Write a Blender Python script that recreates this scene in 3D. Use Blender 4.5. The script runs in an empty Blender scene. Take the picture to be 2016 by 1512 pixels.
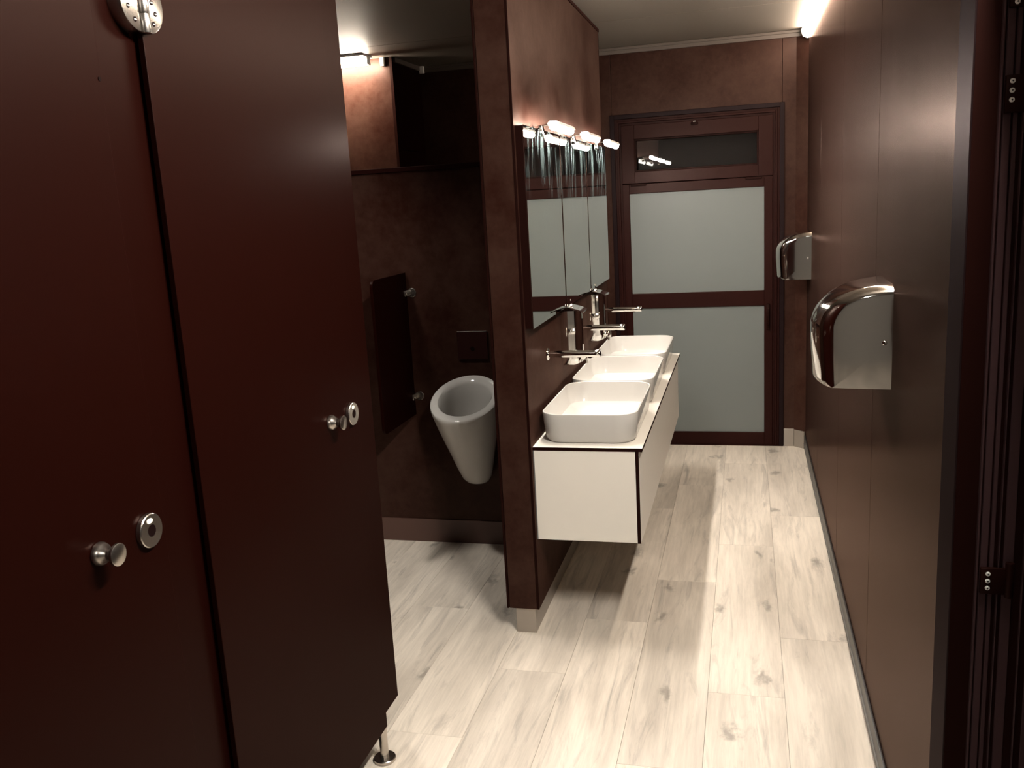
import bpy, bmesh, math, random
from mathutils import Matrix, Vector
random.seed(7)
SC = bpy.context.scene
COL = SC.collection

# ------------------------------------------------------------------ camera
def rot(a, b, c):
    return Matrix.Rotation(a, 3, 'Z') @ Matrix.Rotation(b, 3, 'X') @ Matrix.Rotation(c, 3, 'Y')
RW = rot(0.26111849, -0.20130713, 0.05754281)          # columns: right, forward, up
cam = bpy.data.cameras.new('camera')
cam.sensor_fit = 'HORIZONTAL'; cam.sensor_width = 36.0
cam.lens = 36.0 * 1762.7 / 2016.0
cam.clip_start = 0.02
cob = bpy.data.objects.new('camera', cam); COL.objects.link(cob)
M = Matrix.Identity(4)
for r in range(3):
    M[r][0] = RW[r][0]; M[r][1] = RW[r][2]; M[r][2] = -RW[r][1]
M.translation = Vector((0, 0, 1.6))
cob.matrix_world = M
SC.camera = cob

# ------------------------------------------------------------------ world, view
w = bpy.data.worlds.new('night'); SC.world = w
w.use_nodes = True
w.node_tree.nodes['Background'].inputs[0].default_value = (0.010, 0.009, 0.010, 1)
w.node_tree.nodes['Background'].inputs[1].default_value = 1.0
SC.view_settings.view_transform = 'Standard'
SC.view_settings.look = 'None'
SC.view_settings.gamma = 1.0
SC.view_settings.use_curve_mapping = False
SC.view_settings.exposure = 0.0

# light levels of the lamps and the added fill (emission strength)
STRIP_E = 50.0          # long batten over the hand dryers
STRIP2_E = 240.0         # batten over the alcove wall
LAMP_E = 520.0          # mirror lamps
REAR_FILL_E = 50.0           # added fill behind the viewer, for the dryer reflections
NEAR_E = 600.0          # batten over the side door
SPOT3_W = 115.0          # ceiling can over the urinal bay
WARM = (1.0, 0.86, 0.70)
NEARCOL = (1.0, 0.95, 0.87)
LAMPCOL = (1.0, 0.93, 0.84)

# ------------------------------------------------------------------ materials
MATS = {}
def newmat(name):
    m = bpy.data.materials.new(name); m.use_nodes = True
    MATS[name] = m
    nt = m.node_tree
    return m, nt, nt.nodes['Principled BSDF']
def N(nt, t, **kw):
    n = nt.nodes.new(t)
    for k, v in kw.items(): setattr(n, k, v)
    return n
def L(nt, a, b): nt.links.new(a, b)
def simple(name, col, rough=0.5, metal=0.0, ior=1.45, noise=0.0, nscale=20.0, coat=0.0, tint=None):
    m, nt, b = newmat(name)
    b.inputs['Base Color'].default_value = (*col, 1)
    b.inputs['Roughness'].default_value = rough
    b.inputs['Metallic'].default_value = metal
    b.inputs['IOR'].default_value = ior
    if tint: b.inputs['Specular Tint'].default_value = (*tint, 1)
    if coat: b.inputs['Coat Weight'].default_value = coat
    if noise:
        tc = N(nt, 'ShaderNodeTexCoord'); nz = N(nt, 'ShaderNodeTexNoise')
        nz.inputs['Scale'].default_value = nscale; nz.inputs['Detail'].default_value = 6
        L(nt, tc.outputs['Object'], nz.inputs['Vector'])
        mx = N(nt, 'ShaderNodeMix', data_type='RGBA')
        mx.inputs[6].default_value = (*[c * (1 - noise) for c in col], 1)
        mx.inputs[7].default_value = (*[c * (1 + noise) for c in col], 1)
        L(nt, nz.outputs['Fac'], mx.inputs[0]); L(nt, mx.outputs[2], b.inputs['Base Color'])
    return m

def laminate(nt, b, col, rough, f0, fmax, tint, normal=None):
    """diffuse print under a tinted lacquer whose gloss grows towards grazing"""
    d = N(nt, 'ShaderNodeBsdfDiffuse'); g = N(nt, 'ShaderNodeBsdfGlossy')
    g.inputs['Color'].default_value = (*tint, 1)
    if hasattr(rough, 'links'): L(nt, rough, g.inputs['Roughness'])
    else: g.inputs['Roughness'].default_value = rough
    if hasattr(col, 'links'): L(nt, col, d.inputs['Color'])
    else: d.inputs['Color'].default_value = (*col, 1)
    if normal is not None: L(nt, normal, g.inputs['Normal']); L(nt, normal, d.inputs['Normal'])
    lw = N(nt, 'ShaderNodeLayerWeight'); lw.inputs['Blend'].default_value = 0.5
    pw = N(nt, 'ShaderNodeMath', operation='POWER'); pw.inputs[1].default_value = 4.0
    L(nt, lw.outputs['Facing'], pw.inputs[0])
    mr = N(nt, 'ShaderNodeMapRange'); mr.inputs[3].default_value = f0; mr.inputs[4].default_value = fmax
    L(nt, pw.outputs[0], mr.inputs[0])
    mx = N(nt, 'ShaderNodeMixShader'); L(nt, mr.outputs[0], mx.inputs[0]); L(nt, d.outputs[0], mx.inputs[1]); L(nt, g.outputs[0], mx.inputs[2])
    L(nt, mx.outputs[0], nt.nodes['Material Output'].inputs[0]); nt.nodes.remove(b)

def mottled(name, dark, light, rough, streak=(1, 1, 1), scale=3.0, ior=1.45, bump=0.02, rvar=0.06, f0=0.014, fmax=0.12, tint=(0.85, 0.66, 0.58)):
    """pressed laminate with a rusty mottled print"""
    m, nt, b = newmat(name)
    tc = N(nt, 'ShaderNodeTexCoord'); mp = N(nt, 'ShaderNodeMapping')
    mp.inputs['Scale'].default_value = streak
    L(nt, tc.outputs['Object'], mp.inputs['Vector'])
    n1 = N(nt, 'ShaderNodeTexNoise'); n1.inputs['Scale'].default_value = scale
    n1.inputs['Detail'].default_value = 9; n1.inputs['Roughness'].default_value = 0.68
    n2 = N(nt, 'ShaderNodeTexNoise'); n2.inputs['Scale'].default_value = scale * 9
    n2.inputs['Detail'].default_value = 6; n2.inputs['Roughness'].default_value = 0.7
    L(nt, mp.outputs[0], n1.inputs['Vector']); L(nt, mp.outputs[0], n2.inputs['Vector'])
    ad = N(nt, 'ShaderNodeMath', operation='MULTIPLY_ADD')
    ad.inputs[1].default_value = 0.45
    L(nt, n2.outputs['Fac'], ad.inputs[0]); L(nt, n1.outputs['Fac'], ad.inputs[2])
    mr = N(nt, 'ShaderNodeMapRange')
    mr.inputs[1].default_value = 0.54; mr.inputs[2].default_value = 0.94
    L(nt, ad.outputs[0], mr.inputs[0])
    mx = N(nt, 'ShaderNodeMix', data_type='RGBA')
    mx.inputs[6].default_value = (*dark, 1); mx.inputs[7].default_value = (*light, 1)
    L(nt, mr.outputs[0], mx.inputs[0])
    rr = N(nt, 'ShaderNodeMapRange'); rr.inputs[3].default_value = rough - rvar; rr.inputs[4].default_value = rough + rvar
    L(nt, mr.outputs[0], rr.inputs[0])
    bp = N(nt, 'ShaderNodeBump'); bp.inputs['Strength'].default_value = bump; bp.inputs['Distance'].default_value = 0.004
    L(nt, n2.outputs['Fac'], bp.inputs['Height'])
    laminate(nt, b, mx.outputs[2], rr.outputs[0], f0, fmax, tint, bp.outputs[0] if bump > 0 else None)
    return m

mottled('wall_laminate', (0.0165, 0.0044, 0.0027), (0.040, 0.0190, 0.0135), 0.40)
mottled('right_laminate', (0.0150, 0.0060, 0.0042), (0.0205, 0.0092, 0.0068), 0.25, fmax=0.22, f0=0.012, rvar=0.008, streak=(2.2, 2.2, 0.45), scale=1.6, bump=0.0)
m, nt, b = newmat('cubicle_laminate')
laminate(nt, b, (0.0072, 0.0011, 0.0006), 0.34, 0.009, 0.095, (0.85, 0.70, 0.65))
m, nt, b = newmat('dark_frame')
laminate(nt, b, (0.013, 0.0026, 0.002), 0.4, 0.012, 0.08, (0.85, 0.62, 0.56))
m, nt, b = newmat('casing_frame')
laminate(nt, b, (0.0085, 0.0040, 0.0043), 0.38, 0.010, 0.06, (0.8, 0.68, 0.68))
m, nt, b = newmat('jamb_frame')
laminate(nt, b, (0.042, 0.022, 0.023), 0.38, 0.014, 0.10, (0.8, 0.68, 0.68))
m, nt, b = newmat('black_core')
laminate(nt, b, (0.008, 0.0016, 0.0011), 0.5, 0.008, 0.05, (0.85, 0.62, 0.56))
simple('white_laminate', (0.68, 0.64, 0.575), 0.45, noise=0.02)
simple('ceramic', (0.47, 0.45, 0.42), 0.08)
simple('chrome', (0.82, 0.80, 0.77), 0.055, 1.0)
simple('polished_cover', (0.74, 0.71, 0.67), 0.07, 1.0, noise=0.02)
simple('brushed_steel', (0.47, 0.43, 0.39), 0.27, 1.0, noise=0.06, nscale=90)
simple('skirting_metal', (0.36, 0.32, 0.28), 0.38, 0.6, noise=0.05)
simple('skirting_brown', (0.085, 0.042, 0.032), 0.40)
simple('skirting_grey', (0.022, 0.019, 0.018), 0.42)
simple('seal_grey', (0.12, 0.115, 0.11), 0.45)
simple('ceiling_paint', (0.205, 0.172, 0.143), 0.55, noise=0.02, nscale=2)
simple('ceiling_joint', (0.40, 0.34, 0.29), 0.55)
simple('cornice_paint', (0.085, 0.064, 0.052), 0.5)
simple('pale_paint', (0.30, 0.28, 0.26), 0.6)
simple('white_plastic', (0.78, 0.76, 0.72), 0.4)
simple('screw_zinc', (0.80, 0.79, 0.74), 0.35, 0.25)
m, nt, b = newmat('black_hole')
laminate(nt, b, (0.005, 0.0015, 0.0012), 0.6, 0.004, 0.03, (1, 1, 1))
simple('flush_plate', (0.020, 0.007, 0.006), 0.12)
simple('floor_joint', (0.17, 0.14, 0.11), 0.7)
simple('frosted_pane', (0.135, 0.147, 0.138), 0.38, noise=0.03, nscale=2)
simple('indicator_white', (0.80, 0.76, 0.68), 0.35)
simple('outdoor_dark', (0.02, 0.012, 0.010), 0.7)

def emis(name, col, strength):
    m, nt, b = newmat(name)
    b.inputs['Base Color'].default_value = (0.8, 0.8, 0.8, 1)
    b.inputs['Emission Color'].default_value = (*col, 1)
    b.inputs['Emission Strength'].default_value = strength
emis('strip_diffuser', WARM, STRIP_E)
emis('alcove_diffuser', WARM, STRIP2_E)
emis('rear_fill_diffuser', NEARCOL, REAR_FILL_E)
emis('near_diffuser', NEARCOL, NEAR_E)
emis('can_lens', NEARCOL, 60.0)
emis('lamp_glow', LAMPCOL, LAMP_E)

m, nt, b = newmat('dark_glass')
b.inputs['Base Color'].default_value = (0.9, 0.9, 0.9, 1); b.inputs['Roughness'].default_value = 0.0
b.inputs['Transmission Weight'].default_value = 1.0; b.inputs['IOR'].default_value = 1.6

# mirror glass with dried smears under the lamps
m, nt, b = newmat('mirror_glass')
b.inputs['Metallic'].default_value = 1.0; b.inputs['Roughness'].default_value = 0.015
b.inputs['Base Color'].default_value = (0.86, 0.88, 0.86, 1)
tc = N(nt, 'ShaderNodeTexCoord'); mp = N(nt, 'ShaderNodeMapping'); mp.inputs['Scale'].default_value = (1, 10, 2.6)
oi = N(nt, 'ShaderNodeObjectInfo'); off = N(nt, 'ShaderNodeVectorMath', operation='ADD')
ml = N(nt, 'ShaderNodeMath', operation='MULTIPLY'); ml.inputs[1].default_value = 37.0
L(nt, oi.outputs['Random'], ml.inputs[0]); L(nt, tc.outputs['Object'], off.inputs[0]); L(nt, ml.outputs[0], off.inputs[1])
L(nt, off.outputs[0], mp.inputs['Vector'])
nz = N(nt, 'ShaderNodeTexNoise'); nz.inputs['Scale'].default_value = 1.0; nz.inputs['Detail'].default_value = 5
nz.inputs['Distortion'].default_value = 1.7
L(nt, mp.outputs[0], nz.inputs['Vector'])
sx = N(nt, 'ShaderNodeSeparateXYZ'); L(nt, tc.outputs['Object'], sx.inputs[0])
gr = N(nt, 'ShaderNodeMapRange'); gr.inputs[1].default_value = 0.30; gr.inputs[2].default_value = 0.70
L(nt, sx.outputs['Z'], gr.inputs[0])
th = N(nt, 'ShaderNodeMapRange'); th.inputs[1].default_value = 0.52; th.inputs[2].default_value = 0.80
L(nt, nz.outputs['Fac'], th.inputs[0])
mm = N(nt, 'ShaderNodeMath', operation='MULTIPLY'); L(nt, gr.outputs[0], mm.inputs[0]); L(nt, th.outputs[0], mm.inputs[1])
mk = N(nt, 'ShaderNodeMath', operation='MULTIPLY'); mk.inputs[1].default_value = 0.22; L(nt, mm.outputs[0], mk.inputs[0])
df = N(nt, 'ShaderNodeBsdfDiffuse'); df.inputs[0].default_value = (0.30, 0.40, 0.40, 1)
ms = N(nt, 'ShaderNodeMixShader'); L(nt, mk.outputs[0], ms.inputs[0]); L(nt, b.outputs[0], ms.inputs[1]); L(nt, df.outputs[0], ms.inputs[2])
L(nt, ms.outputs[0], nt.nodes['Material Output'].inputs[0])

# pale limed-oak vinyl planks
m, nt, b = newmat('plank_vinyl')
tc = N(nt, 'ShaderNodeTexCoord'); oi = N(nt, 'ShaderNodeObjectInfo')
ml = N(nt, 'ShaderNodeMath', operation='MULTIPLY'); ml.inputs[1].default_value = 61.0
L(nt, oi.outputs['Random'], ml.inputs[0])
off = N(nt, 'ShaderNodeVectorMath', operation='ADD'); L(nt, tc.outputs['Object'], off.inputs[0]); L(nt, ml.outputs[0], off.inputs[1])
def nz_node(scale3, sc, det, dist=0.0, rough=0.6):
    mp = N(nt, 'ShaderNodeMapping'); mp.inputs['Scale'].default_value = scale3
    L(nt, off.outputs[0], mp.inputs['Vector'])
    n = N(nt, 'ShaderNodeTexNoise'); n.inputs['Scale'].default_value = sc; n.inputs['Detail'].default_value = det
    n.inputs['Distortion'].default_value = dist; n.inputs['Roughness'].default_value = rough
    L(nt, mp.outputs[0], n.inputs['Vector']); return n
broad = nz_node((7, 1.1, 1), 1.0, 5, 0.5)
fine = nz_node((70, 3.5, 1), 1.0, 6, 0.3, 0.7)
smoke = nz_node((15, 1.7, 1), 1.0, 6, 1.3, 0.65)
# knots
mp = N(nt, 'ShaderNodeMapping'); mp.inputs['Scale'].default_value = (6.0, 3.0, 1)
nd = nz_node((14, 9, 1), 1.0, 4)
ndv = N(nt, 'ShaderNodeVectorMath', operation='SCALE'); ndv.inputs['Scale'].default_value = 0.16
L(nt, nd.outputs['Color'], ndv.inputs[0])
ofk = N(nt, 'ShaderNodeVectorMath', operation='ADD'); L(nt, off.outputs[0], ofk.inputs[0]); L(nt, ndv.outputs[0], ofk.inputs[1])
L(nt, ofk.outputs[0], mp.inputs['Vector'])
vo = N(nt, 'ShaderNodeTexVoronoi'); vo.voronoi_dimensions = '2D'; vo.inputs['Scale'].default_value = 0.75
L(nt, mp.outputs[0], vo.inputs['Vector'])
kn = N(nt, 'ShaderNodeMapRange', interpolation_type='SMOOTHSTEP')
kn.inputs[1].default_value = 0.02; kn.inputs[2].default_value = 0.15; kn.inputs[3].default_value = 1.0; kn.inputs[4].default_value = 0.0
L(nt, vo.outputs['Distance'], kn.inputs[0])
kg = N(nt, 'ShaderNodeMath', operation='GREATER_THAN'); kg.inputs[1].default_value = 0.50
sp = N(nt, 'ShaderNodeSeparateColor'); L(nt, vo.outputs['Color'], sp.inputs[0]); L(nt, sp.outputs[0], kg.inputs[0])
km = N(nt, 'ShaderNodeMath', operation='MULTIPLY'); L(nt, kn.outputs[0], km.inputs[0]); L(nt, kg.outputs[0], km.inputs[1])
kf = N(nt, 'ShaderNodeMath', operation='MULTIPLY'); kf.inputs[1].default_value = 0.62; L(nt, km.outputs[0], kf.inputs[0])
r1 = N(nt, 'ShaderNodeValToRGB')
r1.color_ramp.elements[0].position = 0.30; r1.color_ramp.elements[0].color = (0.46, 0.405, 0.34, 1)
r1.color_ramp.elements[1].position = 0.62; r1.color_ramp.elements[1].color = (0.685, 0.61, 0.52, 1)
L(nt, broad.outputs['Fac'], r1.inputs[0])
r2 = N(nt, 'ShaderNodeValToRGB')
r2.color_ramp.elements[0].position = 0.30; r2.color_ramp.elements[0].color = (0.80, 0.80, 0.80, 1)
r2.color_ramp.elements[1].position = 0.60; r2.color_ramp.elements[1].color = (1.04, 1.04, 1.04, 1)
L(nt, fine.outputs['Fac'], r2.inputs[0])
mu = N(nt, 'ShaderNodeMix', data_type='RGBA', blend_type='MULTIPLY'); mu.inputs[0].default_value = 0.75
L(nt, r1.outputs[0], mu.inputs[6]); L(nt, r2.outputs[0], mu.inputs[7])
sm = N(nt, 'ShaderNodeMapRange'); sm.inputs[1].default_value = 0.53; sm.inputs[2].default_value = 0.78
sm.inputs[3].default_value = 0.0; sm.inputs[4].default_value = 0.72
L(nt, smoke.outputs['Fac'], sm.inputs[0])
mx1 = N(nt, 'ShaderNodeMix', data_type='RGBA'); mx1.inputs[7].default_value = (0.19, 0.17, 0.15, 1)
L(nt, sm.outputs[0], mx1.inputs[0]); L(nt, mu.outputs[2], mx1.inputs[6])
mx2 = N(nt, 'ShaderNodeMix', data_type='RGBA'); mx2.inputs[7].default_value = (0.13, 0.11, 0.09, 1)
L(nt, kf.outputs[0], mx2.inputs[0]); L(nt, mx1.outputs[2], mx2.inputs[6])
# plank to plank tone
tn = N(nt, 'ShaderNodeMapRange'); tn.inputs[3].default_value = 0.92; tn.inputs[4].default_value = 1.06
L(nt, oi.outputs['Random'], tn.inputs[0])
mv = N(nt, 'ShaderNodeVectorMath', operation='SCALE'); L(nt, mx2.outputs[2], mv.inputs[0]); L(nt, tn.outputs[0], mv.inputs['Scale'])
L(nt, mv.outputs[0], b.inputs['Base Color'])
b.inputs['Roughness'].default_value = 0.46
bp = N(nt, 'ShaderNodeBump'); bp.inputs['Strength'].default_value = 0.08; bp.inputs['Distance'].default_value = 0.002
L(nt, fine.outputs['Fac'], bp.inputs['Height']); L(nt, bp.outputs[0], b.inputs['Normal'])

# ------------------------------------------------------------------ mesh helpers
def B(): return bmesh.new()
def box(bm, x0, x1, y0, y1, z0, z1, bev=0.0, seg=2):
    ret = bmesh.ops.create_cube(bm, size=1.0)
    vs = ret['verts']
    for v in vs:
        v.co = Vector((x0 + (v.co.x + .5) * (x1 - x0), y0 + (v.co.y + .5) * (y1 - y0), z0 + (v.co.z + .5) * (z1 - z0)))
    if bev > 0:
        es = list({e for v in vs for e in v.link_edges})
        bmesh.ops.bevel(bm, geom=es, offset=bev, segments=seg, affect='EDGES', profile=0.5)
    return bm
def bx(*a, **k): return box(B(), *a, **k)
def cyl(bm, p0, p1, r0, r1=None, n=24, cap=True, bev=0.0):
    if r1 is None: r1 = r0
    p0 = Vector(p0); p1 = Vector(p1); d = p1 - p0; ln = d.length
    q = d.to_track_quat('Z', 'Y').to_matrix()
    prof = [(r0, 0), (r1, ln)] if bev <= 0 else [(r0 - bev, 0), (r0 - bev * .3, bev * .3), (r0, bev), (r1, ln - bev), (r1 - bev * .3, ln - bev * .3), (r1 - bev, ln)]
    return lathe(bm, prof, p0, q, n, cap)
def lathe(bm, prof, origin, q, n=24, cap=True):
    origin = Vector(origin); rings = []
    for r, h in prof:
        rings.append([bm.verts.new(origin + q @ Vector((r * math.cos(2 * math.pi * i / n), r * math.sin(2 * math.pi * i / n), h))) for i in range(n)])
    for a, b2 in zip(rings[:-1], rings[1:]):
        for i in range(n):
            bm.faces.new((a[i], a[(i + 1) % n], b2[(i + 1) % n], b2[i]))
    if cap:
        bm.faces.new(list(reversed(rings[0]))); bm.faces.new(rings[-1])
    return bm
def axis(d): return Vector(d).to_track_quat('Z', 'Y').to_matrix()
def loft(bm, rings, cap0=True, cap1=True):
    vr = [[bm.verts.new(p) for p in r] for r in rings]
    n = len(vr[0])
    for a, b2 in zip(vr[:-1], vr[1:]):
        for i in range(n):
            bm.faces.new((a[i], a[(i + 1) % n], b2[(i + 1) % n], b2[i]))
    if cap0: bm.faces.new(list(reversed(vr[0])))
    if cap1: bm.faces.new(vr[-1])
    return bm
def prism(bm, poly, ax, a, b2, bev=0.0, seg=3):
    """poly: 2D points; ax 'x','y','z' extrusion axis from a to b2"""
    def P(p, t):
        return {'x': (t, p[0], p[1]), 'y': (p[0], t, p[1]), 'z': (p[0], p[1], t)}[ax]
    va = [bm.verts.new(P(p, a)) for p in poly]; vb = [bm.verts.new(P(p, b2)) for p in poly]
    n = len(poly)
    fs = [bm.faces.new(va), bm.faces.new(list(reversed(vb)))]
    for i in range(n): bm.faces.new((va[i], vb[i], vb[(i + 1) % n], va[(i + 1) % n]))
    bmesh.ops.recalc_face_normals(bm, faces=bm.faces)
    if bev > 0:
        es = list(set(fs[0].edges) | set(fs[1].edges))
        bmesh.ops.bevel(bm, geom=es, offset=bev, segments=seg, affect='EDGES', profile=0.5)
    return bm
def tube(bm, pts, r, n=12):
    pts = [Vector(p) for p in pts]; rings = []
    for i, p in enumerate(pts):
        d = (pts[min(i + 1, len(pts) - 1)] - pts[max(i - 1, 0)]).normalized()
        q = d.to_track_quat('Z', 'Y').to_matrix()
        rings.append([p + q @ Vector((r * math.cos(2 * math.pi * k / n), r * math.sin(2 * math.pi * k / n), 0)) for k in range(n)])
    return loft(bm, rings)
def rrect(hx, hy, r, z, cx=0, cy=0, k=8):
    pts = []
    for sx_, sy_, a0 in ((1, 1, 0), (-1, 1, 90), (-1, -1, 180), (1, -1, 270)):
        for i in range(k + 1):
            a = math.radians(a0 + 90.0 * i / k)
            pts.append((cx + sx_ * (hx - r) + r * math.cos(a), cy + sy_ * (hy - r) + r * math.sin(a), z))
    return pts

def mat_of(m): return MATS[m]
def obj(name, bm, m, parent=None, smooth=False, kind=None, faces=None, origin=None):
    """link bm (world coordinates) as one mesh object; parent's base point becomes the local origin"""
    root = parent
    base = Vector((0, 0, 0))
    while root is not None:
        base += root.location; root = root.parent
    if origin is not None and parent is None: base = Vector(origin)
    elif origin is not None: base = base
    bmesh.ops.translate(bm, verts=bm.verts, vec=-base)
    bmesh.ops.recalc_face_normals(bm, faces=bm.faces)
    me = bpy.data.meshes.new(name)
    ms_ = m if isinstance(m, (list, tuple)) else [m]
    for x in ms_: me.materials.append(mat_of(x))
    if faces:
        for f in bm.faces: f.material_index = faces(f)
    bm.to_mesh(me); bm.free()
    if smooth:
        for p in me.polygons: p.use_smooth = True
        try: me.set_sharp_from_angle(angle=math.radians(38))
        except Exception: pass
    o = bpy.data.objects.new(name, me); COL.objects.link(o)
    if parent is not None: o.parent = parent
    elif origin is not None: o.location = base
    if kind: o['kind'] = kind
    return o
def tag(o, label, cat, group=None, kind=None):
    o['label'] = label; o['category'] = cat
    if group: o['group'] = group
    if kind: o['kind'] = kind
    return o
def thing(name, loc, label, cat, group=None, kind=None):
    o = bpy.data.objects.new(name, None); COL.objects.link(o); o.location = loc
    o.empty_display_size = 0.05
    return tag(o, label, cat, group, kind)
def dup(root, loc, label, group=None):
    def cp(o, parent):
        c = o.copy(); COL.objects.link(c)
        if parent is not None: c.parent = parent
        for ch in [x for x in bpy.data.objects if x.parent == o]: cp(ch, c)
        return c
    r = cp(root, None); r.location = loc; r['label'] = label
    if group: r['group'] = group
    return r
def struct(name, bm, m, label, cat, **k):
    o = obj(name, bm, m, None, **k); return tag(o, label, cat, kind='structure')

# ------------------------------------------------------------------ room dimensions
XR = 0.352      # face of the wall with the dryers
YE = 5.664      # face of the end wall
ZC = 2.465      # ceiling
XL = -2.70; YB = -3.40
PX0, PX1, PY0, PY1 = -0.875, -0.752, 3.022, 4.990      # basin partition
YU = 3.878      # urinal wall face

# ---- floor
fl = struct('floor', bx(XL - .1, XR + .25, YB - .1, YE + .1, -0.06, -0.004), 'floor_joint', 'pale limed oak plank floor running the length of the washroom', 'floor')
known = {0: 3.113, -1: 2.709, -2: 2.286, -3: 3.168, -4: 2.752, -5: 2.335, -6: 3.189}
PW, PL = 0.2405, 1.277
cache = {}
for k in range(-12, 1):
    x0 = 0.116 + PW * k; x1 = min(x0 + PW, XR)
    x0 = max(x0, XL)
    if x1 - x0 < 0.02: continue
    ph = known.get(k, 2.3 + (k * 0.437) % PL)
    y = ph - PL * math.ceil((ph - YB) / PL)
    while y < YE:
        a, b2 = max(y, YB), min(y + PL, YE)
        if b2 - a > 0.02:
            key = (round(x1 - x0, 4), round(b2 - a, 4))
            if key not in cache:
                me_o = obj('plank', bx(.0004, key[0] - .0004, .0004, key[1] - .0004, -0.004, 0.0, bev=0.0007, seg=1), 'plank_vinyl', fl)
                cache[key] = me_o.data
            else:
                me_o = bpy.data.objects.new('plank', cache[key]); COL.objects.link(me_o); me_o.parent = fl
            me_o.location = (x0, a, 0)
        y += PL

# ---- ceiling (boards with pale joint strips running across)
ce = struct('ceiling', bx(XL - .1, XR + .25, YB - .1, YE + .1, ZC + .0012, ZC + .06), 'ceiling_joint', 'flat warm white panelled ceiling above the basins and cubicles', 'ceiling')
ys = [YB, -2.4, -1.2, 0.0, 1.2, 2.4, 3.6, 4.80, YE]
for a, b2 in zip(ys[:-1], ys[1:]):
    obj('panel', bx(XL, XR, a + .0025, b2 - .0025, ZC, ZC + .0012), 'ceiling_paint', ce)

# ---- right wall with its panels
wr = struct('wall_right', bx(XR + .012, XR + .14, 1.714, YE, 0, ZC + .01), 'black_core', 'long brown laminate wall carrying the two chrome hand dryers', 'wall')
ys = [1.716, 2.685, 3.640, 4.670, 5.610]
for a, b2 in zip(ys[:-1], ys[1:]):
    obj('panel', bx(XR, XR + .012, a + .0012, b2 - .0012, 0.0, ZC, bev=.0012, seg=1), 'right_laminate', wr)
obj('panel', bx(XR, XR + .14, YB, 1.712, 2.16, ZC), 'right_laminate', wr)
obj('panel', bx(XR, XR + .14, YB, 0.40, 0, 2.16), 'right_laminate', wr)
# splayed corner panel between the long wall and the end wall
bm = B(); prism(bm, [(0.288, YE - .001), (XR + .004, 5.606), (XR + .004, YE - .001)], 'z', 0.0, 2.427)
obj('corner_panel', bm, 'wall_laminate', wr)
br = struct('baseboard_right', bx(.345, XR, 1.72, 5.60, 0.0, .088, bev=.002), 'skirting_grey', 'dark grey skirting under the wall of the hand dryers', 'baseboard')
obj('seal', bx(.342, .3455, 1.72, 5.60, .030, .036), 'seal_grey', br)

# ---- end wall
we = struct('wall_end', bx(XL, XR, YE + .10, YE + .16, 0, ZC + .01), 'outdoor_dark', 'brown laminate end wall around the frosted door', 'wall')
J0, J1 = -0.787, 0.210
obj('panel', bx(XL, -1.30, YE, YE + .10, 0, ZC, bev=.001, seg=1), 'wall_laminate', we)
obj('panel', bx(-1.298, J0 - .0012, YE, YE + .10, 0, ZC, bev=.001, seg=1), 'wall_laminate', we)
obj('panel', bx(J0 + .0012, J1 - .0012, YE, YE + .10, 2.06, ZC, bev=.001, seg=1), 'wall_laminate', we)
obj('panel', bx(J1 + .0012, XR, YE, YE + .10, 0, ZC, bev=.001, seg=1), 'wall_laminate', we)
be = struct('baseboard_end', bx(0.226, 0.287, YE - .008, YE, 0, .112, bev=.0015), 'skirting_metal', 'short silver skirting between the frosted door and the splayed corner', 'baseboard')
bm = B(); prism(bm, [(0.288, YE - .010), (0.343, 5.602), (0.349, 5.607), (0.291, YE - .002)], 'z', 0, .108)
obj('corner_skirting', bm, 'skirting_metal', be)
tr = struct('trim_1', bx(-1.998, XR, YE - .012, YE, 2.427, ZC - .001, bev=.003), 'cornice_paint', 'narrow pale cornice where the end wall meets the ceiling', 'trim')
obj('lip', bx(-1.998, XR, YE - .022, YE - .012, 2.448, ZC - .001, bev=.003), 'cornice_paint', tr)

# ---- left, back walls
wl = struct('wall_left', bx(XL - .1, XL, YB, YE, 0, ZC + .01), 'wall_laminate', 'brown laminate wall behind the toilet cubicles', 'wall')
wb = struct('wall_back', bx(XL, XR, YB - .1, YB, 0, ZC + .01), 'pale_paint', 'pale painted wall behind the viewer', 'wall')

# ---- alcove wall lit by the batten
wa = struct('wall_alcove', bx(XL, -2.012, 5.192, YE, 0, ZC), 'black_core', 'brown laminate wall glowing under a batten beyond the urinal wall', 'wall')
obj('panel', bx(XL, -2.012, 5.180, 5.192, 0, ZC - .001, bev=.001, seg=1), 'wall_laminate', wa)
obj('panel', bx(-2.012, -2.000, 5.184, YE, 1.94, ZC - .001, bev=.001, seg=1), 'cubicle_laminate', wa)  # unlit side of the wall: its shade is put in as a darker laminate
obj('panel', bx(-2.012, -2.000, 5.184, YE, 0, 1.937, bev=.001, seg=1), 'cubicle_laminate', wa)
obj('edge_strip', bx(-2.014, -1.996, 5.172, 5.184, 0, ZC - .001, bev=.001, seg=1), 'black_core', wa)
t2 = struct('trim_2', bx(-2.0, -1.985, 5.20, YE - .024, 2.437, ZC - .001, bev=.002), 'cornice_paint', 'thin cornice along the dark side of the alcove wall', 'trim')
obj('end_cap', bx(-2.062, -2.040, 5.150, 5.178, 2.415, ZC - .001, bev=.002), 'white_plastic', t2)
obj('end_cap', bx(-1.990, -1.962, YE - .046, YE - .024, 2.420, ZC - .001, bev=.002), 'white_plastic', t2)

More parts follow.
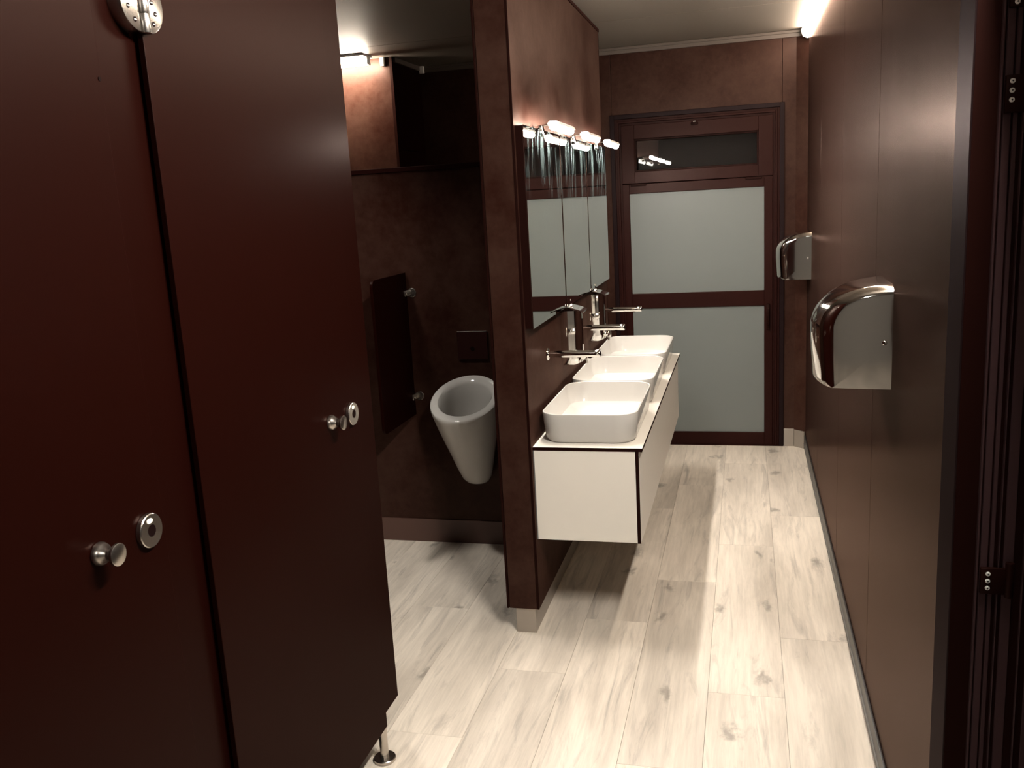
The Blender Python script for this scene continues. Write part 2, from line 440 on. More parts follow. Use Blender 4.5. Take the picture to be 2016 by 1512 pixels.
# ---- low urinal wall
wu = struct('wall_urinal', bx(XL, PX0, YU + .012, YU + .10, 0, 1.755), 'black_core', 'low dark brown laminate wall carrying the urinal', 'wall')
for a, b2 in ((XL, -1.95), (-1.948, PX0 + .002)):
    obj('panel', bx(a, b2, YU, YU + .012, .112, 1.756, bev=.001, seg=1), 'wall_laminate', wu)
obj('ledge', bx(XL, PX0 + .002, YU - .012, YU + .106, 1.756, 1.776, bev=.002), 'dark_frame', wu)
bu = struct('baseboard_urinal', bx(XL, PX0, YU - .008, YU, 0, .115, bev=.002), 'skirting_brown', 'brown metal skirting under the urinal', 'baseboard')

# ---- basin partition
wp = struct('wall_partition', bx(PX0 + .008, PX1 - .008, PY0 + .006, PY1 - .006, .098, ZC), 'black_core', 'free standing brown laminate partition wall behind the basins', 'wall')
obj('panel', bx(PX1 - .008, PX1, PY0 + .004, PY1 - .004, .098, ZC, bev=.0008, seg=1), 'wall_laminate', wp)
obj('panel', bx(PX0, PX0 + .008, PY0 + .004, PY1 - .004, .098, ZC, bev=.0008, seg=1), 'wall_laminate', wp)
obj('end_panel', bx(PX0 + .0085, PX1 - .0085, PY0, PY0 + .008, .098, ZC, bev=.001, seg=1), 'wall_laminate', wp)
obj('end_panel', bx(PX0 + .0085, PX1 - .0085, PY1 - .008, PY1, .098, ZC, bev=.001, seg=1), 'wall_laminate', wp)
for x0 in (PX0 - .001, PX1 - .007):
    for y0 in (PY0 - .002, PY1 - .003):
        obj('edge_strip', bx(x0, x0 + .008, y0, y0 + .005, .098, ZC, bev=.0008, seg=1), 'black_core', wp)
obj('top_trim', bx(PX0 - .004, PX1 + .004, PY0 - .003, PY1 + .004, ZC - .016, ZC - .0005, bev=.001, seg=1), 'dark_frame', wp)
bpn = struct('baseboard_partition', bx(-.844, -.768, PY0 + .006, PY1 - .006, 0, .0985, bev=.0015), 'skirting_metal', 'recessed silver plinth under the basin partition', 'baseboard')

# ------------------------------------------------------------------ frosted end door
d1 = thing('door_1', (-0.29, YE, 0), 'dark framed end door with two frosted panes and a small hopper window', 'door', kind='structure')
FX0, FX1, FT = -0.800, 0.224, 2.075
def frame(bm, x0, x1, z0, z1, wd, y0, y1, bottom=True, bev=.002):
    box(bm, x0, x0 + wd, y0, y1, z0, z1, bev); box(bm, x1 - wd, x1, y0, y1, z0, z1, bev)
    box(bm, x0 + wd, x1 - wd, y0, y1, z1 - wd, z1, bev)
    if bottom: box(bm, x0 + wd, x1 - wd, y0, y1, z0, z0 + wd, bev)
    return bm
obj('casing', frame(B(), FX0, FX1, 0, FT, .026, YE - .012, YE + .06, bottom=False), 'casing_frame', d1)
obj('jamb', frame(B(), FX0 + .026, FX1 - .026, 0, FT - .026, .014, YE - .002, YE + .06, bottom=False, bev=.0015), 'dark_frame', d1)
obj('jamb', frame(B(), FX0 + .040, FX1 - .040, 0, FT - .040, .012, YE - .010, YE + .06, bottom=False, bev=.0015), 'dark_frame', d1)
obj('jamb', frame(B(), FX0 + .052, FX1 - .052, 0, FT - .052, .014, YE + .004, YE + .06, bottom=False, bev=.0015), 'dark_frame', d1)
LX0, LX1 = FX0 + .066, FX1 - .066
# hopper sash
hs = B()
box(hs, LX0, -.655, YE - .008, YE + .05, 1.662, 2.009, .002); box(hs, .077, LX1, YE - .008, YE + .05, 1.662, 2.009, .002)
box(hs, -.655, .077, YE - .008, YE + .05, 1.662, 1.731, .002); box(hs, -.655, .077, YE - .008, YE + .05, 1.926, 2.009, .002)
hs = obj('hopper_sash', hs, 'dark_frame', d1)
obj('hopper_bead', frame(B(), -.655, .077, 1.731, 1.926, .010, YE + .002, YE + .05, bev=.001), 'black_core', hs)
obj('hopper_pane', bx(-.646, .068, YE + .020, YE + .026, 1.740, 1.917), 'dark_glass', hs)
hb = bx(-.312, -.272, YE - .024, YE - .002, 1.985, 2.000, bev=.003); box(hb, -.304, -.280, YE - .030, YE - .022, 1.992, 2.004, .002)
obj('hopper_catch', hb, 'black_core', hs)
obj('catch_glint', bx(-.299, -.285, YE - .031, YE - .029, 2.0015, 2.0045), 'screw_zinc', hs)  # pale strip drawn in place of a glint on the catch
# leaf
lf = B()
box(lf, LX0, -.692, YE - .006, YE + .05, 0.008, 1.658, .002); box(lf, .109, LX1, YE - .006, YE + .05, 0.008, 1.658, .002)
for z0, z1 in ((.008, .087), (.889, .982), (1.601, 1.658)): box(lf, -.692, .109, YE - .006, YE + .05, z0, z1, .002)
lf = obj('leaf_frame', lf, 'dark_frame', d1)
obj('pane', bx(-.692, .109, YE + .006, YE + .014, .087, .889), 'frosted_pane', lf)
obj('pane', bx(-.692, .109, YE + .006, YE + .014, .982, 1.601), 'frosted_pane', lf)
for a, b2 in ((-.683, -.588), (.001, .095)):
    obj('hopper_hinge', bx(a, b2, YE - .016, YE - .004, 1.646, 1.660, bev=.002), 'black_core', lf)
hn = bx(.122, .142, YE - .020, YE - .004, .74, .90, bev=.003); box(hn, .126, .138, YE - .034, YE - .018, .77, .87, .003)
obj('handle', hn, 'black_core', lf, smooth=True)
obj('threshold', bx(FX0, FX1, YE - .01, YE + .06, 0.0, .008), 'dark_frame', d1)

# ------------------------------------------------------------------ side door in the right wall (next to the viewer)
d2 = thing('door_2', (.40, 1.1, 0), 'dark metal side door and jamb with three-screw hinges at the right edge', 'door', kind='structure')
Z1 = 2.16
YJ = 1.604                                   # reveal of the jamb, facing the viewer
obj('casing', bx(.345, .352, 1.606, 1.7145, 0, Z1, bev=.0015), 'casing_frame', d2)
obj('jamb', bx(.3475, .560, YJ, 1.716, 0, Z1), 'black_core', d2)
for x0, x1, pr in ((.3825, .3860, .010), (.3896, .4010, .006), (.4042, .4107, .006), (.4170, .4190, .010), (.4260, .4420, .004), (.4560, .4580, .008), (.4700, .4860, .004)):
    obj('bead', bx(x0, x1, YJ - pr, YJ, 0, Z1, bev=.0008, seg=1), 'jamb_frame', d2)
obj('head', bx(.345, .560, .40, YJ, Z1 - .03, Z1), 'dark_frame', d2)
obj('jamb', bx(.345, .560, .36, .40, 0, Z1), 'dark_frame', d2)
lf2 = obj('leaf', bx(.500, .545, .402, YJ - .003, 0.01, Z1 - .031, bev=.002), 'dark_frame', d2)
obj('leaf_rib', bx(.494, .500, .50, 1.50, .10, .20, bev=.001), 'jamb_frame', lf2)
obj('leaf_rib', bx(.494, .500, .50, 1.50, 1.90, 2.0, bev=.001), 'jamb_frame', lf2)
def hinge(z0, z1, screws, xs):
    h = B(); box(h, .3895, .430, YJ - .015, YJ - .0055, z0, z1, .0015); cyl(h, (.434, YJ - .014, z0 - .004), (.434, YJ - .014, z1 + .012), .007, n=18, bev=.001)
    h = obj('hinge', h, 'black_core', d2, smooth=True)
    yf = YJ - .015
    for z in screws:
        s = lathe(B(), [(.0040, 0), (.0039, .0012), (.0030, .0022), (.0014, .0023)], (xs, yf, z), axis((0, -1, 0)), 18); s = obj('screw', s, 'screw_zinc', h, smooth=True)
        c = B(); box(c, xs - .0014, xs + .0014, yf - .0028, yf - .0020, z - .0005, z + .0005); box(c, xs - .0005, xs + .0005, yf - .0028, yf - .0020, z - .0014, z + .0014)
        obj('screw_recess', c, 'black_hole', h)
hinge(1.690, 1.7466, (1.7375, 1.7235, 1.7095), .3985)
hinge(.890, .937, (.9275, .9147, .9019), .4005)
hinge(1.845, 1.902, (1.852, 1.866, 1.880), .3995)

# ------------------------------------------------------------------ battens
s1 = thing('wall_batten_light', (XR, 3.7, 2.40), 'long glowing batten light along the top of the dryer wall', 'light')
obj('housing', bx(.326, XR, 1.76, 5.590, 2.452, ZC - .001, bev=.001, seg=1), 'white_plastic', s1)
dm = B(); prism(dm, [(.312, 2.455), (.312, 2.440), (.320, 2.418), (.340, 2.408), (XR, 2.408), (XR, 2.455)], 'y', 1.764, 5.586)
obj('diffuser', dm, 'strip_diffuser', s1)
for y0 in (1.760, 5.586):
    cp_ = B(); prism(cp_, [(.310, 2.458), (.310, 2.438), (.319, 2.416), (.340, 2.406), (XR, 2.406), (XR, 2.458)], 'y', y0, y0 + .004)
    obj('end_cap', cp_, 'white_plastic', s1)
s3 = thing('door_batten_light', (XR, 1.32, 2.40), 'glowing batten light over the side door, above the viewer', 'light')
obj('housing', bx(.326, XR, .95, 1.70, 2.452, ZC - .001, bev=.001, seg=1), 'white_plastic', s3)
dm = B(); prism(dm, [(.312, 2.455), (.312, 2.440), (.320, 2.418), (.340, 2.408), (XR, 2.408), (XR, 2.455)], 'y', .954, 1.696)
obj('diffuser', dm, 'near_diffuser', s3)
for y0 in (.950, 1.696): obj('end_cap', bx(.310, XR, y0, y0 + .004, 2.406, 2.458, bev=.001, seg=1), 'white_plastic', s3)
s2 = thing('alcove_batten_light', (-2.35, 5.05, 2.41), 'short glowing batten light at the top of the alcove wall', 'light')
obj('housing', bx(-2.66, -2.088, 4.960, 5.100, 2.452, ZC - .001, bev=.001, seg=1), 'white_plastic', s2)
obj('diffuser', bx(-2.655, -2.094, 5.030, 5.070, 2.412, 2.452, bev=.006), 'alcove_diffuser', s2)
obj('end_cap', bx(-2.094, -2.088, 5.027, 5.073, 2.412, 2.456, bev=.001, seg=1), 'white_plastic', s2)

def fill_batten(CBX, CBY, mt, label):  # unseen batten added to fill the reflections in the dryers
    t = thing('added_fill_light', (CBX, CBY, ZC - .05), label, 'light', 'added fill lights')
    obj('housing', bx(CBX - .07, CBX + .07, CBY - .60, CBY + .60, ZC - .018, ZC - .001, bev=.002), 'white_plastic', t)
    obj('diffuser', bx(CBX - .055, CBX + .055, CBY - .58, CBY + .58, ZC - .050, ZC - .018, bev=.010, seg=3), mt, t)
    for y0 in (CBY - .60, CBY + .58): obj('end_cap', bx(CBX - .06, CBX + .06, y0, y0 + .02, ZC - .052, ZC - .017, bev=.003), 'white_plastic', t)
fill_batten(-.60, -1.30, 'rear_fill_diffuser', 'added fill light behind the viewer, in the shape of a ceiling batten')
def ceiling_can(x, y, power, label):
    t = thing('ceiling_downlight', (x, y, ZC - .09), label, 'light', 'ceiling can downlights')
    cn = lathe(B(), [(.066, 0), (.070, .002), (.070, .088), (.060, .088), (.060, .002), (.064, 0)], (x, y, ZC - .089), Matrix.Identity(3), 40, cap=False)
    obj('can', cn, 'white_plastic', t, smooth=True)
    obj('base', cyl(B(), (x, y, ZC - .008), (x, y, ZC - .001), .0595, n=40), 'white_plastic', t, smooth=True)
    obj('lens', cyl(B(), (x, y, ZC - .020), (x, y, ZC - .009), .045, n=32), 'can_lens', t, smooth=True)
    ld = bpy.data.lights.new('can_spot', 'SPOT'); ld.energy = power; ld.color = NEARCOL
    ld.spot_size = math.radians(112); ld.spot_blend = 0.55; ld.shadow_soft_size = .085
    lo = bpy.data.objects.new('bulb', ld); COL.objects.link(lo); lo.parent = t; lo.location = (0, 0, .060)
ceiling_can(-1.75, 3.10, SPOT3_W, 'ceiling can downlight above the floor before the urinal')

# ------------------------------------------------------------------ toilet cubicle fronts
XD, XP, XB = -1.020, -1.040, -1.053        # door face, pilaster face, pilaster back
ZD0, ZD1 = .117, 2.20
def cubicle_door(y0, y1, label):
    t = thing('cubicle_door', (XD, (y0 + y1) / 2, ZD0), label, 'door', 'toilet cubicle doors')
    obj('panel', bx(XD - .012, XD, y0, y1, ZD0, ZD1, bev=.0012, seg=2), 'cubicle_laminate', t)
    # round turn lock with indicator
    yl, zl = y1 - .049, 1.070
    lk = lathe(B(), [(.029, 0), (.0305, .001), (.0305, .009), (.029, .0105), (.011, .0105), (.010, .0085)], (XD, yl, zl), axis((1, 0, 0)), 40)
    lk = obj('lock', lk, 'brushed_steel', t, smooth=True)
    obj('keyhole', cyl(B(), (XD + .0084, yl, zl), (XD + .0108, yl, zl), .0105, n=28), 'black_hole', lk)
    ind = B(); prism(ind, [(yl - .003 + .0058 * math.cos(a) + (.002 if math.cos(a) > 0 else -.002), zl + .0185 + .0045 * math.sin(a)) for a in [i * math.pi / 10 for i in range(20)]], 'x', XD + .010, XD + .0113)
    obj('indicator', ind, 'indicator_white', lk)
    # pull knob
    yk, zk = y1 - .172, 1.077
    kb = lathe(B(), [(.018, 0), (.0195, .0015), (.0195, .006), (.017, .012), (.0105, .0205), (.0105, .024), (.014, .030), (.0185, .034), (.0190, .0365), (.0185, .039), (.017, .0398)], (XD, yk, zk), axis((1, 0, 0)), 40)
    obj('knob', kb, 'brushed_steel', t, smooth=True)
    return t
door_a = cubicle_door(.600, 1.327, 'nearest dark brown cubicle door, cut off by the left edge of the picture')
door_b = cubicle_door(1.452, 2.184, 'dark brown cubicle door hanging from the half-round hinge, nearest the urinal')
def pilaster(y0, y1, label, leg_y, hinge_y=None):
    t = thing('cubicle_pilaster', (XP, (y0 + y1) / 2, .13), label, 'panel', 'toilet cubicle pilasters')
    obj('panel', bx(XB, XP, y0, y1, .132, ZD1, bev=.001, seg=2), 'cubicle_laminate', t)
    lx = (XP + XB) / 2 + .006
    lg = obj('leg', cyl(B(), (lx, leg_y, .010), (lx, leg_y, .1160), .0125, n=28), 'brushed_steel', t, smooth=True)
    # slotted clamp on the front of the panel
    cl = B(); prism(cl, [(XP + .0002, leg_y - .012), (XP + .004, leg_y - .010), (XP + .0065, leg_y), (XP + .004, leg_y + .010), (XP + .0002, leg_y + .012)], 'z', .108, .185)
    obj('clamp', cl, 'brushed_steel', t, smooth=True)
    ft = lathe(B(), [(.031, 0), (.033, .002), (.033, .009), (.031, .011), (.013, .011)], (lx, leg_y, 0), Matrix.Identity(3), 36)
    obj('foot', ft, 'brushed_steel', t, smooth=True)
    return t
pil_a = pilaster(1.270, 1.500, 'narrow dark brown pilaster between the two cubicle doors', 1.385)
pil_b = pilaster(2.135, 2.323, 'narrow dark brown pilaster at the far end of the cubicle row, on a steel leg', 2.190)
pil_c = pilaster(.38, .66, 'dark brown pilaster before the nearest cubicle door', .52)
obj('stop_screw', cyl(B(), (XD - .002, 1.3215, 1.833), (XD + .0012, 1.3215, 1.833), .0035, n=12), 'black_hole', door_a)
# half-round hinge on the second door
hz, hy = 1.972, 1.452
def dleaf(sgn, y_in, x0, x1, r):
    pts = [(y_in, hz + r)]
    pts = [(y_in + sgn * r * math.cos(a), hz + r * math.sin(a)) for a in [math.radians(-90 + 180 * i / 24) for i in range(25)]]
    m_ = B(); prism(m_, pts, 'x', x0, x1, bev=.0012, seg=2); return m_
hg = obj('hinge', dleaf(1, hy + .010, XD, XD + .007, .048), 'brushed_steel', door_b, smooth=True)
obj('hinge_leaf', dleaf(-1, hy - .0105, XP, XD + .007, .048), 'brushed_steel', pil_a, smooth=True)
kn_ = B(); cyl(kn_, (XD + .006, hy + .001, hz - .049), (XD + .006, hy + .001, hz - .0165), .0105, n=20, bev=.001)
cyl(kn_, (XD + .006, hy + .001, hz - .0155), (XD + .006, hy + .001, hz + .0155), .0105, n=20, bev=.001)
cyl(kn_, (XD + .006, hy + .001, hz + .0165), (XD + .006, hy + .001, hz + .049), .0105, n=20, bev=.001)
obj('knuckle', kn_, 'brushed_steel', hg, smooth=True)
for yy, zz in ((-.033, .014), (-.040, -.010), (-.026, -.030), (.034, -.012), (.0255, -.030), (.026, .006), (.034, .022)):
    own = hg if yy > 0 else pil_a
    s = cyl(B(), (XD + .0065, hy + yy, hz + zz), (XD + .0078, hy + yy, hz + zz), .0042, n=14); s = obj('screw', s, 'black_hole', own)
    obj('screw_slot', bx(XD + .0077, XD + .0082, hy + yy - .003, hy + yy + .003, hz + zz - .0008, hz + zz + .0008), 'screw_zinc', own)
sp_ = thing('cubicle_side_panel', (-1.85, 2.29, .13), 'dark brown end panel closing the last toilet cubicle', 'panel', 'toilet cubicle side panels')
obj('panel', bx(XL + .002, XB - .001, 2.276, 2.289, .132, ZD1, bev=.001), 'cubicle_laminate', sp_)
obj('leg', cyl(B(), (-2.5, 2.2825, 0), (-2.5, 2.2825, .134), .0125), 'brushed_steel', sp_, smooth=True)
sp2 = thing('cubicle_side_panel', (-1.85, 1.39, .13), 'dark brown panel dividing the two toilet cubicles', 'panel', 'toilet cubicle side panels')
obj('panel', bx(XL + .002, XB - .001, 1.383, 1.396, .132, ZD1, bev=.001), 'cubicle_laminate', sp2)
obj('leg', cyl(B(), (-2.5, 1.3895, 0), (-2.5, 1.3895, .134), .0125), 'brushed_steel', sp2, smooth=True)

# ------------------------------------------------------------------ vanity
VY0, VY1 = 3.052, 4.975
XF = -.368
def whitefaces(ax_):
    def f(face):
        n = face.normal
        return 0 if abs(n[ax_]) > .7 else 1
    return f
van = thing('vanity_cabinet', ((PX1 + XF) / 2, (VY0 + VY1) / 2, .366), 'white wall-hung vanity cabinet with black edges under the three basins', 'cabinet')
obj('front_panel', bx(XF - .0125, XF, VY0, VY1, .364, .7075), ['white_laminate', 'black_core'], van, faces=whitefaces(0))
obj('end_panel', bx(PX1 + .004, XF - .0128, VY0 + .0008, VY0 + .013, .366, .7075), ['white_laminate', 'black_core'], van, faces=whitefaces(1))
obj('end_panel', bx(PX1 + .004, XF - .0128, VY1 - .013, VY1 - .0008, .366, .7075), ['white_laminate', 'black_core'], van, faces=whitefaces(1))
obj('bottom_panel', bx(PX1 + .004, XF - .0128, VY0 + .013, VY1 - .013, .368, .380), ['white_laminate', 'black_core'], van, faces=whitefaces(2))
obj('wall_rail', bx(PX1, PX1 + .004, VY0 - .001, VY1, .366, .7075), 'seal_grey', van)
ct = struct('countertop', bx(PX1, -.3555, VY0, VY1, .7078, .7205), ['white_laminate', 'black_core'], 'thin white countertop with a black edge on the vanity', 'countertop', faces=whitefaces(2))
del ct['kind']

# ---- basins
def make_basin(y0, label):
    cx, cy, z0 = -.5565, y0 + .297, .7205
    t = thing('wash_basin', (cx, cy, z0), label, 'basin', 'white vessel basins on the vanity')
    hx, hy, h = .178, .296, .111
    rg = [rrect(hx - .030, hy - .030, .060, z0, cx, cy), rrect(hx - .016, hy - .016, .070, z0 + .003, cx, cy), rrect(hx - .009, hy - .009, .074, z0 + .014, cx, cy),
          rrect(hx - .003, hy - .003, .076, z0 + h * .6, cx, cy), rrect(hx, hy, .077, z0 + h - .004, cx, cy), rrect(hx - .001, hy - .001, .077, z0 + h - .001, cx, cy),
          rrect(hx - .003, hy - .003, .076, z0 + h, cx, cy), rrect(hx - .006, hy - .006, .074, z0 + h - .0015, cx, cy),
          rrect(hx - .010, hy - .010, .072, z0 + h * .5, cx, cy), rrect(hx - .020, hy - .020, .070, z0 + .030, cx, cy), rrect(hx - .045, hy - .045, .060, z0 + .016, cx, cy), rrect(.030, .030, .029, z0 + .010, cx, cy)]
    obj('bowl', loft(B(), rg), 'ceramic', t, smooth=True)
    dr_ = lathe(B(), [(.024, 0), (.024, .003), (.021, .0045), (.010, .0055)], (cx, cy, z0 + .010), Matrix.Identity(3), 28)
    obj('drain', dr_, 'chrome', t, smooth=True)
    return t
BY = (3.094, 3.704, 4.334)
b1 = make_basin(BY[0], 'white rounded rectangular basin nearest the viewer on the vanity')
dup(b1, (b1.location.x, BY[1] + .297, b1.location.z), 'white rounded rectangular basin in the middle of the three on the vanity')
dup(b1, (b1.location.x, BY[2] + .297, b1.location.z), 'white rounded rectangular basin farthest along the vanity, by the frosted door')

# ---- taps
def make_tap(y, z, label):
    t = thing('wall_tap', (PX1, y, z), label, 'tap', 'chrome wall taps over the basins')
    obj('flange', lathe(B(), [(.024, 0), (.0245, .002), (.023, .005), (.014, .007)], (PX1, y, z), axis((1, 0, 0)), 32), 'chrome', t, smooth=True)
    obj('spout', lathe(B(), [(.0125, .004), (.0130, .030), (.0138, .046), (.0142, .060), (.0142, .186), (.0150, .189), (.0150, .2075), (.0138, .2095), (.004, .2100)], (PX1, y, z), axis((1, 0, 0)), 32), 'chrome', t, smooth=True)
    obj('outlet', cyl(B(), (PX1 + .168, y, z - .011), (PX1 + .168, y, z - .0165), .0085, .0075, n=20), 'black_core', t, smooth=True)
    obj('sensor_cap', cyl(B(), (PX1 + .2098, y, z), (PX1 + .2112, y, z), .0085, n=20), 'black_hole', t)
    return t
tp = make_tap(3.375, 1.006, 'chrome wall tap nearest the viewer, over the front basin')
dup(tp, (PX1, 4.105, 1.000), 'chrome wall tap over the middle basin, between the soap dispensers')
dup(tp, (PX1, 4.815, .993), 'chrome wall tap farthest away, over the basin by the frosted door')

# ---- soap dispensers
def make_disp(y, label):
    z0, z1 = .910, 1.138
    t = thing('soap_dispenser', (PX1, y, z0), label, 'soap dispenser', 'chrome soap dispensers on the partition')
    def plan(d, hw, z):
        pts = [(PX1 + .0005, y - hw, z), (PX1 + d * .70, y - hw, z)]
        for i in range(1, 12):
            a = math.radians(-90 + 180 * i / 12)
            pts.append((PX1 + d * .70 + d * .30 * math.cos(a), y + hw * math.sin(a), z))
        pts += [(PX1 + d * .70, y + hw, z), (PX1 + .0005, y + hw, z)]
        return pts
    body = loft(B(), [plan(.066, .048, z0), plan(.082, .052, z0 + .008), plan(.085, .053, z0 + .03), plan(.085, .053, z1)])
    obj('body', body, 'chrome', t, smooth=True)
    # lid curving down from the wall to the front
    top = [(.0005 + .099 * k / 10, .019 - .023 * (k / 10) ** 2.0) for k in range(11)]
    poly = [(PX1 + d, z1 + z) for d, z in top] + [(PX1 + d, z1 + z - .0045) for d, z in reversed(top)]
    lid = B(); prism(lid, poly, 'y', y - .058, y + .058)
    obj('lid', lid, 'chrome', t, smooth=True)
    obj('lock', lathe(B(), [(.008, 0), (.009, .004), (.006, .010), (.002, .012)], (PX1 + .040, y, z1 + .0125), Matrix.Identity(3), 20), 'chrome', t, smooth=True)
    ring = tube(B(), [(PX1 + .040, y + .007 * math.cos(a), z1 + .024 + .020 * math.sin(a)) for a in [math.radians(-10 + 200 * i / 14) for i in range(15)]], .0011, 8)
    obj('key_loop', ring, 'chrome', t, smooth=True)
    obj('window', bx(PX1 + .0853, PX1 + .0862, y - .007, y + .007, z0 + .08, z0 + .19, bev=.0004, seg=1), 'black_core', t)
    pv = lathe(B(), [(.013, 0), (.013, .012), (.016, .016), (.017, .026), (.013, .031), (.004, .032)], (PX1 + .078, y, z0 + .026), axis((1, 0, 0)), 24)
    obj('push_button', pv, 'chrome', t, smooth=True)
    obj('nozzle', cyl(B(), (PX1 + .098, y, z0 + .018), (PX1 + .098, y, z0 - .002), .006, .005, n=16), 'chrome', t, smooth=True)
    return t
sd = make_disp(3.702, 'chrome soap dispenser nearer the viewer, below the joint of the first two mirrors')
dup(sd, (PX1, 4.345, .906), 'chrome soap dispenser farther along, below the joint of the last two mirrors')

# ---- mirrors and their lamps
XM = -.722
def make_mirror(y0, y1, label):
    t = thing('mirror', (XM, (y0 + y1) / 2, 1.154), label, 'mirror', 'frameless mirrors on the partition')
    obj('backing', bx(PX1, XM - .0045, y0 + .001, y1 - .001, 1.156, 1.848), 'black_core', t)
    obj('glass', bx(XM - .0045, XM, y0, y1, 1.154, 1.850, bev=.0012, seg=1), 'mirror_glass', t)
    return t
m1 = make_mirror(3.040, 3.646, 'frameless mirror nearest the viewer, above the front basin')
dup(m1, (XM, 3.9685, 1.154), 'frameless mirror in the middle of the row of three')
dup(m1, (XM, 4.592, 1.154), 'frameless mirror farthest along the partition, by the frosted door')
def make_lamp(y, label):
    t = thing('mirror_lamp', (XM, y, 1.85), label, 'lamp', 'bar lamps over the mirrors')
    ck = bx(XM - .022, XM + .006, y - .020, y + .020, 1.8505, 1.862, bev=.002); box(ck, XM + .0005, XM + .008, y - .016, y + .016, 1.826, 1.856, .002)
    obj('clip', ck, 'chrome', t, smooth=True)
    obj('arm', tube(B(), [(XM - .01, y, 1.862), (XM + .02, y, 1.8645), (XM + .066, y, 1.860)], .0032, 10), 'chrome', t, smooth=True)
    hl = B(); prism(hl, [(-.664, 1.852), (-.664, 1.858), (-.657, 1.8645), (-.633, 1.8645), (-.626, 1.858), (-.626, 1.852), (-.629, 1.852), (-.634, 1.8605), (-.656, 1.8605), (-.661, 1.852)], 'y', y - .160, y + .160)
    obj('reflector', hl, 'white_plastic', t)
    gl = cyl(B(), (-.645, y - .158, 1.846), (-.645, y + .158, 1.846), .0125, n=20, bev=.003)
    obj('tube', gl, 'lamp_glow', t, smooth=True)
    for s_ in (-1, 1):
        obj('end_cap', cyl(B(), (-.645, y + s_ * .158, 1.846), (-.645, y + s_ * .166, 1.846), .0128, n=20), 'lamp_glow', t, smooth=True)
    return t
l1 = make_lamp(3.325, 'glowing bar lamp over the mirror nearest the viewer')
dup(l1, (XM, 3.970, 1.85), 'glowing bar lamp over the middle mirror')
dup(l1, (XM, 4.605, 1.85), 'glowing bar lamp over the mirror by the frosted door')

# ------------------------------------------------------------------ hand dryers
def make_dryer(y0, label):
    wd = .262; yc = y0 + wd / 2; z0, z1 = 1.084, 1.350
    t = thing('hand_dryer', (XR, yc, z0), label, 'hand dryer', 'chrome hand dryers on the long wall')
    # side profile (depth from wall, height) with its outward normals
    def bez(p0, p1, p2, p3, n):
        return [tuple((1 - q) ** 3 * a + 3 * (1 - q) ** 2 * q * b2 + 3 * (1 - q) * q * q * c + q ** 3 * d for a, b2, c, d in zip(p0, p1, p2, p3)) for q in [k / n for k in range(n + 1)]]
    P = bez((0, .262), (.088, .259), (.172, .234), (.185, .160), 16) + [(.185, .120), (.183, .080), (.180, .040)]
    P += [(.160 + .019 * math.cos(a), .019 - .019 * math.sin(a)) for a in [math.radians(90 * k / 8) for k in range(9)]] + [(.09, 0), (0, 0)]
    NRM = []
    for k in range(len(P)):
        a, b2 = P[max(k - 1, 0)], P[min(k + 1, len(P) - 1)]
        dx, dz = b2[0] - a[0], b2[1] - a[1]; ln = math.hypot(dx, dz) or 1
        NRM.append((-dz / ln, dx / ln))
    fr = .026
    es = [fr * (1 - math.cos(math.radians(90 * k / 8))) for k in range(9)]
    ysec = es + [fr + (wd - 2 * fr) * k / 12 for k in range(1, 12)] + [wd - e for e in reversed(es)]
    def yfn(u, dd):                                  # sides lean in and belly out towards the front
        q = dd / .185
        return yc + u * (wd / 2) * (1 - .10 * q - .13 * q * q)
    rings = []
    for yq in ysec:
        e = min(yq, wd - yq)
        ins = fr - math.sqrt(max(fr * fr - (fr - e) ** 2, 0)) if e < fr else 0.0
        u = (yq - wd / 2) / (wd / 2)
        bow = 1 - .13 * u * u
        rg = []
        for (d, z), (nx, nz2) in zip(P, NRM):
            nz2 = max(nz2, 0)
            dd = max(d * bow - ins * abs(nx), 0) if d > 0 else 0
            rg.append((XR - dd, yfn(u, dd), z0 + max(z - ins * nz2, 0)))
        rings.append(rg)
    def cap(rg, u):
        out = []
        for sc in (.90, .78, .62, .45, .28, .12):
            out.append([(XR - (XR - x) * sc, yfn(u, (XR - x) * sc), z0 + .12 + (z - z0 - .12) * sc) for x, _, z in rg])
        return out
    rings = list(reversed(cap(rings[0], -1))) + rings + cap(rings[-1], 1)
    obj('cover', loft(B(), rings), 'polished_cover', t, smooth=True)
    for s_ in (-1, 1):
        ysd = yc + s_ * (wd / 2 - .0022)
        obj('screw', lathe(B(), [(.0058, 0), (.0056, .0015), (.0040, .0026), (.0022, .0022), (.002, .001)], (XR - .018, ysd, z0 + .118), axis((0, s_, 0)), 18), 'chrome', t, smooth=True)
    obj('back_plate', bx(XR - .006, XR - .0001, y0 + .008, y0 + wd - .008, z0 + .004, z1 - .034, bev=.001), 'brushed_steel', t)
    obj('outlet', cyl(B(), (XR - .085, yc, z0 + .006), (XR - .085, yc, z0 - .008), .026, .024, n=28), 'black_core', t, smooth=True)
    return t
hd = make_dryer(2.358, 'chrome hand dryer on the long brown wall, nearer the viewer and larger')
dup(hd, (XR, 5.235 + .131, 1.081), 'chrome hand dryer at the far end of the long wall, beside the frosted door')

